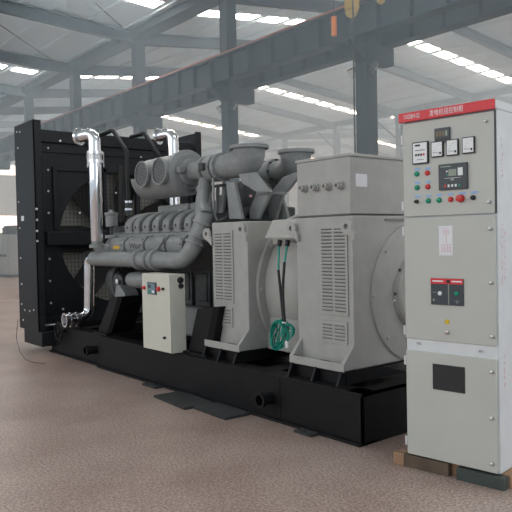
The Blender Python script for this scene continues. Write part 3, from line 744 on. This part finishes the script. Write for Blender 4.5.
# end bell on the near end
EC, EZ = 1.02, 1.07
mb = MB().lathe((-.272, EC, EZ), (1, 0, 0), [(0, .60), (.018, .60), (.022, .59), (.022, .10)], 96); eb = mb.build('end_bell', 'gen', rear)
MB().lathe((-.25, EC, EZ), (1, 0, 0), [(0, .335), (.05, .335), (.07, .32), (.075, .05)], 48).build('bearing_cover', 'gen', eb)
for px, py in ((386, 252), (374, 296), (388, 338), (399.5, 270), (395, 294), (394, 301)):
    p = at(px, py, 0, -.245 if px < 391 else -.18); bolt(p, (1, 0, 0), .014, eb, 'engdark' if px > 394 else 'gen')
MB().bar(at(385, 219.5, 0, -.265), at(404, 219.5, 0, -.265), .012, .02, (1, 0, 0)).build('earth_strap', 'castiron', rear)
# sloping cable hood
mb = MB()
A, B, C, D = at(265, 237.5, 1, .20), at(297, 237.5, 1, .20), V((-1.06, .42, 1.725)), V((-1.46, .42, 1.725))
B.x = -.925; C.x = -.925
mb.prism([A, B, C, D], (0, .012, -.016)); mb.prism([B+V((-.012, 0, 0)), C+V((-.012, 0, 0)), V((-.937, .42, 1.5))], (.012, 0, 0))
mb.box(D.x, -.925, .42, .44, 1.5, 1.725)
hood = mb.build('cable_hood', 'gen', G)

# control box on the base
cx0, cx1, cy0, cy1, cz0, cz1 = -3.07, -2.50, -.085, .10, .395, 1.205
CB = MB().box(cx0, cx1, cy0+.02, cy1, cz0, cz1).build('control_box', 'cream', G, .004)
door = MB().box(cx0+.004, cx1-.004, cy0, cy0+.017, cz0+.004, cz1-.004).build('door', 'cream', CB, .003)
def onfront(px, py, y): return at(px, py, 1, y)
a, b = onfront(148, 282, cy0), onfront(156.8, 294.8, cy0)
MB().box(a.x, b.x, cy0-.012, cy0, b.z, a.z).build('controller', 'slate', CB, .003)
w, h = b.x-a.x, a.z-b.z
tag(MB().box(a.x+.08*w, b.x-.10*w, cy0-.0135, cy0-.012, b.z+.06*h, a.z-.08*h).build('faceplate', 'faceplate', CB), 'pale blue faceplate')
MB().box(a.x+.14*w, a.x+.46*w, cy0-.0145, cy0-.0135, b.z+.52*h, b.z+.80*h).build('display', 'slate', CB)
MB().box(a.x+.56*w, b.x-.16*w, cy0-.0145, cy0-.0135, b.z+.14*h, b.z+.34*h).build('key', 'white', CB)
MB().box(a.x+.14*w, a.x+.46*w, cy0-.0145, cy0-.0135, b.z+.14*h, b.z+.34*h).build('key', 'greenb', CB)
def knob(px, py, r, m, nm, par, ax=1, val=cy0, d=(0, -1, 0), L=.025):
    MB().lathe(at(px, py, ax, val), d, [(0, r*1.15), (.006, r*1.15), (.006, r), (L, r*.95), (L+.003, r*.6)], 16).build(nm, m, par)
knob(144.6, 287.6, .018, 'redb', 'indicator_lamp', CB); knob(159, 289, .024, 'redb', 'stop_button', CB); knob(163.8, 289, .014, 'blackp', 'key_switch', CB); knob(165.3, 337.8, .013, 'blackp', 'lock', CB)
knob(180, 280.2, .030, 'blackp', 'cable_gland', CB, 0, cx1, (1, 0, 0)); knob(180.4, 286, .024, 'blackp', 'cable_gland', CB, 0, cx1, (1, 0, 0))

# ------------------------------------------------------------------ cable coil hanging under the hood
t = thing('cable_bundle', at(280, 250, 1, .20), 'teal cables in black sleeves hanging coiled from the generator hood', 'cable')
gy = .26
for px in (279.5, 287.3):
    MB().lathe(at(px, 243.5, 1, gy), (0, -.3, -1), [(-.03, .022), (.02, .022), (.025, .012)], 12).build('cable_gland', 'blackp', t)
MB().tube(fillet([at(279, 244, 1, gy), at(278.3, 272, 1, .20)], .02), .009, 8).build('cable', 'teald', t)
MB().tube(fillet([at(287.3, 244, 1, gy), at(284.5, 264, 1, .20)], .02), .009, 8).build('cable', 'teald', t)
o = MB().tube(fillet([at(278.3, 270, 1, .20), at(280.5, 290, 1, .20), at(283.5, 322, 1, .20)], .1), .0125, 8).build('sleeve', 'blackp', t)
o = MB().tube(fillet([at(284.5, 262, 1, .195), at(282.6, 290, 1, .18), at(284.5, 322, 1, .19)], .1), .0125, 8).build('sleeve', 'blackp', t)
knot = at(284.5, 322.5, 1, .19)
mb = MB(); rnd = random.Random(3)
for k in range(13):
    dx, dz = -.10-.11*rnd.random(), -.05-.16*rnd.random(); s = .09+.06*rnd.random(); jy = rnd.uniform(-.03, .03)
    cc = knot+V((-.055-.05*rnd.random(), jy, -.10-.03*rnd.random())); axu = V((-.45, 0, -.9)).normalized(); axv = V((.9, 0, -.45)).normalized()
    ra, rb = .115+.025*rnd.random(), .05+.045*rnd.random()
    mb.tube([cc+axu*(ra*cos(a))+axv*(rb*sin(a))+V((0, .02*sin(2*a+k), 0)) for a in [2*pi*j/30 for j in range(30)]], .0055, 6, closed=True)
for k in range(5):
    cc = knot+V((.055, rnd.uniform(-.02, .02), -.035-.01*k)); axu = V((.9, 0, -.35)).normalized(); axv = V((.35, 0, .9)).normalized()
    mb.tube([cc+axu*(.06*cos(a))+axv*((.02+.012*k)*sin(a)) for a in [2*pi*j/24 for j in range(24)]], .0055, 6, closed=True)
mb.tube([knot, knot+V((.045, 0, -.10)), at(287.5, 341, 1, .19)], .012, 8)
mb.build('coil', 'teal', t)
mb = MB(); mb.tube([knot+V((.012*cos(a), .018*sin(a), 0)) for a in [2*pi*j/12 for j in range(12)]], .008, 6, closed=True); mb.build('cable_tie', 'white', t)
MB().tube([knot, knot+V((.015, 0, -.08)), knot+V((.02, 0, -.15))], .014, 8).build('sleeve_end', 'blackp', t)
a = at(287.5, 344.5, 1, .19)
MB().obox(a, (.014, 0, 0), (0, .014, 0), (0, 0, .030)).build('connector', 'white', t, .003)

# ------------------------------------------------------------------ control cabinet (right)
P0 = V((.490, -.110, 0)); P1 = V((1.122, -.030, 0))
ux = (P1-P0).normalized(); uy = V((-ux.y, ux.x, 0)); CW = (P1-P0).length; DEP = .80
CZ0, CZ1 = .088, 2.302; CT = 2.357
CBT = thing('switch_cabinet', P0+ux*CW/2+uy*DEP/2+V((0, 0, CZ0)), 'tall beige generator control cabinet with red banner, standing on wooden pallet', 'cabinet')
def cw(u, d, z): return P0+ux*u+uy*d+V((0, 0, z))
def cpx(px, py, d=0.0):
    """image point on the cabinet front, as (u, z)"""
    r = proj_ray(px, py); t = ((P0+uy*d)-CAM).dot(uy)/r.dot(uy); p = CAM+r*t; return (p-P0).dot(ux), p.z
def cbox(mb, u0, u1, d0, d1, z0, z1, mi=0):
    return mb.obox(cw((u0+u1)/2, (d0+d1)/2, (z0+z1)/2), ux*((u1-u0)/2), uy*((d1-d0)/2), V((0, 0, (z1-z0)/2)), mi)
mb = MB(); cbox(mb, 0, CW, .02, DEP, CZ0, CZ1, 0); body = mb.build('body', 'cabside', CBT, .004)
mb = MB(); cbox(mb, -.012, CW+.004, -.004, DEP+.01, CZ1, CT); mb.build('top_cover', 'cabside', CBT, .004)
mb = MB(); cbox(mb, -.012, CW+.002, -.024, -.0045, CZ1-.005, CT); ban = mb.build('banner', 'red', CBT, .002)
u, z = cpx(399.5, 119, -.024)
text('lettering', 'YXDBM-02', cw(.026, -.025, 2.314), ux, (0, 0, 1), .028, 'white', ban, .12)
text('lettering', '发电机组控制柜', cw(.215, -.025, 2.309), ux, (0, 0, 1), .040, 'white', ban, .23)
# doors
doors = []
D = [(1.683, 2.300), (.856, 1.668), (.105, .785)]
zz = [(cpx(450, 216.0)[1]+.006, CZ1-.012), (cpx(499, 348)[1], cpx(450, 216.0)[1]-.004), (CZ0+.004, cpx(499, 359)[1])]
zz[1] = (cpx(454, 342.5)[1], zz[1][1]); zz[2] = (zz[2][0], cpx(454, 355)[1])
for z0, z1 in zz:
    mb = MB(); cbox(mb, .004, CW-.010, 0, .018, z0, z1); doors.append(mb.build('door', 'cab', CBT, .004))
mb = MB(); cbox(mb, .01, CW-.01, .012, .02, zz[2][1]-.01, zz[1][0]+.01); mb.build('divider', 'cabside', CBT)
mb = MB(); cbox(mb, CW-.0095, CW-.0045, .002, .02, zz[0][0], CZ1-.01); mb.build('gasket', 'engdark', CBT)
def disc(par, px, py, r, m, nm, L=.012, lab=None, d=0.0):
    u, z = cpx(px, py); o = MB().lathe(cw(u, -d, z), -uy, [(0, r*1.15), (.004, r*1.15), (.004, r), (L, r*.92), (L+.003, r*.5)], 16).build(nm, m, par)
    if lab: o['label'] = lab
    return o
def rect(par, x0, y0, x1, y1, m, nm, th=.008, d=0.0, lab=None, bev=.0):
    """rectangle from its upper left and lower right image corners"""
    u0, z1 = cpx(x0, y0); u1, z0 = cpx(x1, y1); mb = MB(); cbox(mb, u0, u1, -d-th, -d+.001, z0, z1); o = mb.build(nm, m, par, bev)
    if lab: o['label'] = lab
    o['_r'] = (u0, u1, z0, z1); return o
def sub(par, r, fu0, fu1, fz0, fz1, m, nm, d, th=.0012):
    u0, u1, z0, z1 = r; w, h = u1-u0, z1-z0; mb = MB(); cbox(mb, u0+fu0*w, u0+fu1*w, -d-th, -d, z0+fz0*h, z0+fz1*h); return mb.build(nm, m, par)
d1, d2, d3 = doors
FR = lambda o: tuple(o['_r'])
# hinges, left edge
for d, pys in ((d1, (140, 206)), (d2, (231, 330)), (d3, (360, 440))):
    for py in pys:
        u, z = cpx(404, py); MB().lathe(cw(-.008, .012, z-.03), (0, 0, 1), [(0, .009), (.06, .009)], 10).build('hinge', 'bolt', d)
for d, pts_ in ((d1, ((486, 121), (489.3, 201.8))), (d2, ((490.4, 228.6), (491.4, 282.8), (492.7, 336.5))), (d3, ((492.3, 372), (492.3, 418.4), (492.3, 464)))):
    for px, py in pts_: disc(d, px, py, .012, 'steel', 'lock', .014)
# upper door: instruments
o = rect(d1, 435.3, 129, 450.6, 141.5, 'slate', 'digital_meter', .014, bev=.002); r = FR(o)
for k in range(4): sub(o, r, .12+.2*k, .26+.2*k, .42, .78, 'amber' if k != 3 else 'lcd', 'digit', .014)
sub(o, r, .08, .9, .08, .28, 'blackp', 'caption', .014)
def meter(x0, y0, x1, y1, nm):
    o = rect(d1, x0, y0, x1, y1, 'blackp', nm, .016, bev=.002); r = FR(o); sub(o, r, .07, .93, .06, .94, 'white', 'dial', .016)
    u0, u1, z0, z1 = r; w, h = u1-u0, z1-z0
    sub(o, r, .72, .86, .16, .30, 'blackp', 'pivot', .0172)
    a = cw(u0+.80*w, -.0185, z0+.23*h); b = cw(u0+.18*w, -.0185, z0+.30*h); MB().bar(a, b, .0015, .002, (0, 0, 1)).build('needle', 'blackp', o)
    for k in range(5):
        an = pi*(.5+.125*k); sub(o, r, .80+.55*cos(an)-.015, .80+.55*cos(an)+.015, .23+.55*sin(an)-.03, .23+.55*sin(an)+.01, 'slate', 'tick', .0172)
meter(432, 142.3, 444, 156.5, 'ammeter'); meter(447.2, 140.2, 459.2, 155, 'ammeter'); meter(463, 137.8, 475.4, 152.8, 'ammeter')
o = rect(d1, 413.2, 143, 429.2, 163.2, 'blackp', 'hour_meter', .016, bev=.002); r = FR(o); sub(o, r, .06, .94, .05, .95, 'white', 'dial', .016)
sub(o, r, .2, .52, .80, .88, 'blackp', 'caption', .0172); sub(o, r, .2, .82, .60, .63, 'slate', 'line', .0172)
for k in range(4): sub(o, r, .20+.16*k, .32+.16*k, .36, .46, 'blackp' if k < 3 else 'redb', 'digit', .0172)
sub(o, r, .3, .75, .18, .20, 'slate', 'line', .0172)
o = rect(d1, 439.6, 165, 468.4, 188.5, 'slate', 'controller', .018, bev=.003); r = FR(o)
sub(o, r, .36, .64, .52, .78, 'lcd', 'display', .018); sub(o, r, .69, .86, .52, .82, 'white', 'legend', .018); sub(o, r, .08, .45, .88, .92, 'lcd', 'caption', .018)
sub(o, r, .28, .33, .68, .74, 'white', 'lamp', .018); sub(o, r, .28, .33, .54, .60, 'greenb', 'lamp', .018)
sub(o, r, .44, .56, .34, .42, 'lcd', 'key', .018, .003); sub(o, r, .22, .78, .44, .45, 'steel', 'line', .018)
for k, m in enumerate(('redb', 'white', 'white', 'white', 'greenb')): sub(o, r, .21+.125*k, .275+.125*k, .10, .20, m, 'key', .018, .003)
BT = [(417, 174, 'greenb', 'pilot_lamp'), (427.5, 173, 'redb', 'pilot_lamp'), (417.3, 187.7, 'greenb', 'pilot_lamp'), (428, 186.7, 'redb', 'pilot_lamp'), (428.5, 200.8, 'greenb', 'push_button'), (439.2, 200.2, 'greenb', 'push_button'), (450.8, 199.4, 'redb', 'push_button')]
for px, py, m, nm in BT: disc(d1, px, py, .0155, m, nm, .014, {'greenb': 'green ', 'redb': 'red '}[m]+nm.replace('_', ' '))
disc(d1, 461, 198.5, .022, 'redb', 'emergency_stop', .035, 'red mushroom stop button'); disc(d1, 417, 201.6, .012, 'blackp', 'selector_switch', .02); disc(d1, 473.4, 197.6, .014, 'blackp', 'key_switch', .02)
for px, py in ((417.3, 169.3), (427.8, 168.4), (417.7, 182.8), (428.2, 182), (418, 196.4), (428.6, 195.8), (439.5, 195.2), (450.8, 194.2), (462.5, 193.2), (474.5, 192.3)):
    wd = 2.6 if px < 460 else 3.6
    rect(d1, px-wd, py-1.0+.15, px+wd, py+1.0-.15, 'bluelabel', 'caption_label', .002)
# middle door
o = rect(d2, 438.8, 226, 452.8, 255.5, 'paper', 'diagram_sheet', .0015); r = FR(o); o['label'] = 'white sheet with pink circuit diagram'
mb = MB(); u0, u1, z0, z1 = r; w, h = u1-u0, z1-z0
def dl(a0, b0, a1, b1): cbox(mb, u0+min(a0, a1)*w-.0011, u0+max(a0, a1)*w+.0011, -.0026, -.0014, z0+min(b0, b1)*h-.0011, z0+max(b0, b1)*h+.0011)
for a, b, c, e in ((.15, .90, .6, .90), (.35, .72, .75, .72), (.35, .84, .75, .84), (.35, .72, .35, .84), (.5, .72, .5, .84), (.63, .72, .63, .84), (.75, .72, .75, .84), (.55, .42, .55, .70), (.22, .36, .85, .36), (.22, .14, .22, .36), (.42, .14, .42, .36), (.62, .14, .62, .36), (.82, .10, .82, .36), (.15, .14, .9, .14), (.3, .22, .5, .22), (.6, .26, .9, .26), (.65, .18, .88, .18)): dl(a, b, c, e)
mb.build('diagram', 'pinkprint', o)
o = rect(d2, 431.4, 278, 464, 306.0, 'slate', 'breaker_panel', .010, bev=.002, lab='dark breaker panel with red strip'); r = FR(o)
sub(o, r, .0, 1, .79, 1.0, 'red', 'red_strip', .010); sub(o, r, .545, .575, .03, .78, 'lcd', 'divider', .010)
sub(o, r, .06, .40, .87, .92, 'white', 'caption', .0112, .0006); sub(o, r, .66, .96, .87, .92, 'white', 'caption', .0112, .0006); sub(o, r, .51, .60, .83, .95, 'blackp', 'knob', .0112, .004)
sub(o, r, .06, .20, .46, .48, 'lcd', 'mark', .010); sub(o, r, .06, .12, .14, .22, 'lcd', 'mark', .010); sub(o, r, .74, .90, .16, .17, 'lcd', 'mark', .010); sub(o, r, .81, .83, .08, .2, 'lcd', 'mark', .010); sub(o, r, .78, .86, .12, .13, 'lcd', 'mark', .010)
disc(o, 440.8, 293.2, .012, 'white', 'pilot_lamp', .006, d=.010); disc(o, 457.3, 293.6, .013, 'greenb', 'pilot_lamp', .006, d=.010)
disc(d2, 447.3, 321.8, .014, 'yellow', 'sticker', .001, 'round yellow sticker'); disc(d2, 447.5, 332.4, .013, 'steel', 'lock', .012); disc(d2, 447.5, 332.4, .006, 'redb', 'lock_core', .014)
# lower door window
o = rect(d3, 432.8, 363.4, 465.2, 393.8, 'blackp', 'window_frame', .004, bev=.001); r = FR(o)
sub(o, r, .03, .97, .04, .96, 'glassdark', 'glass', .004)
for px, py in ((418, 343), (480, 351)):
    disc(CBT, px, py, .008, 'steel', 'screw', .004)
# red print on the side film
rn = random.Random(5)
for z0, z1, dd_ in ((1.90, 2.16, .085), (1.25, 1.62, .075), (.62, .84, .09), (1.28, 1.58, .115)):
    z = z0; mb = MB()
    while z < z1:
        for k in range(3):
            a, b = rn.uniform(-.012, .008), rn.uniform(-.014, .012)
            if rn.random() < .5: mb.obox(cw(CW+.0005, dd_+a, z+b), ux*.0006, uy*.008, V((0, 0, .0012)))
            else: mb.obox(cw(CW+.0005, dd_+a, z+b), ux*.0006, uy*.0012, V((0, 0, .008)))
        z += .045
    mb.build('side_print', 'pinkprint', body)
# pallet
PL = thing('wooden_pallet', cw(CW/2, DEP/2, 0), 'low wooden pallet under the control cabinet', 'pallet')
mb = MB(); cbox(mb, -.03, .30, -.004, .06, 0, .083); tag(mb.build('runner', 'woodbrown', PL, .003), 'brown front runner')
mb = MB(); cbox(mb, .36, CW+.035, -.012, .05, 0, .078); mb.build('runner', 'woodgreen', PL, .003)
for u0, u1 in ((-.07, .03), (.27, .40), (CW-.10, CW+.05)):
    mb = MB(); cbox(mb, u0, u1, .05, DEP+.05, 0, .085); mb.build('bearer', 'wood', PL, .003)
mb = MB(); cbox(mb, -.10, -.02, -.01, .06, 0, .083); mb.build('block', 'wood', PL, .003)

# ------------------------------------------------------------------ loose things on the floor
def board(x0, x1, y0, y1, th, lab, rot=0.0, m='board', nm='floor_board', z=0):
    c = V(((x0+x1)/2, (y0+y1)/2, z+th/2)); mb = MB(); a = V((cos(rot), sin(rot), 0)); b = V((-sin(rot), cos(rot), 0))
    mb.obox(c, a*((x1-x0)/2), b*((y1-y0)/2), V((0, 0, th/2)))
    return tag(mb.build(nm, m, None, .002), lab, 'board')
board(-2.44, -1.80, -.36, -.045, .022, 'dark flat board on floor at the generator base, left of two', -.08)
board(-1.79, -1.27, -.31, -.045, .022, 'dark flat board on floor at the generator base, right of two', -.04)
board(-3.03, -2.76, -.135, -.045, .02, 'small dark wedge at the base below the cream control box')
board(-.62, -.42, -.13, -.045, .02, 'small dark wedge at the base near its right corner')
w = [at(16.5, 330, 1, -.2), at(17, 338, 1, -.2)]
q = [V((-6.66, -.17, .42)), V((-6.67, -.2, .15))]+[at(x, y, 2, .008) for x, y in ((20, 352), (25, 359), (33, 362.5), (45, 363.5))]
tag(MB().tube(fillet(q, .1, 5), .004, 6).build('wire', 'blackp'), 'thin dark wire trailing from the radiator onto the floor', 'wire')

# ------------------------------------------------------------------ dusty air in the hall
hz = bpy.data.materials.new('dusty_air'); hz.use_nodes = True; nt = hz.node_tree; nt.nodes.clear()
out = nt.nodes.new('ShaderNodeOutputMaterial'); vs = nt.nodes.new('ShaderNodeVolumeScatter')
vs.inputs['Color'].default_value = (0.68, 0.86, 1.0, 1); vs.inputs['Density'].default_value = 0.030; vs.inputs['Anisotropy'].default_value = 0.2
nt.links.new(vs.outputs[0], out.inputs['Volume']); M['haze'] = hz
tag(MB().box(FX0+.3, FX1-.1, 3.4, FY1-.4, .01, 12.5).build('haze', 'haze'), 'thin bluish haze filling the hall', 'haze', kind='stuff')

for o in list(bpy.data.objects):
    if '_r' in o.keys(): del o['_r']
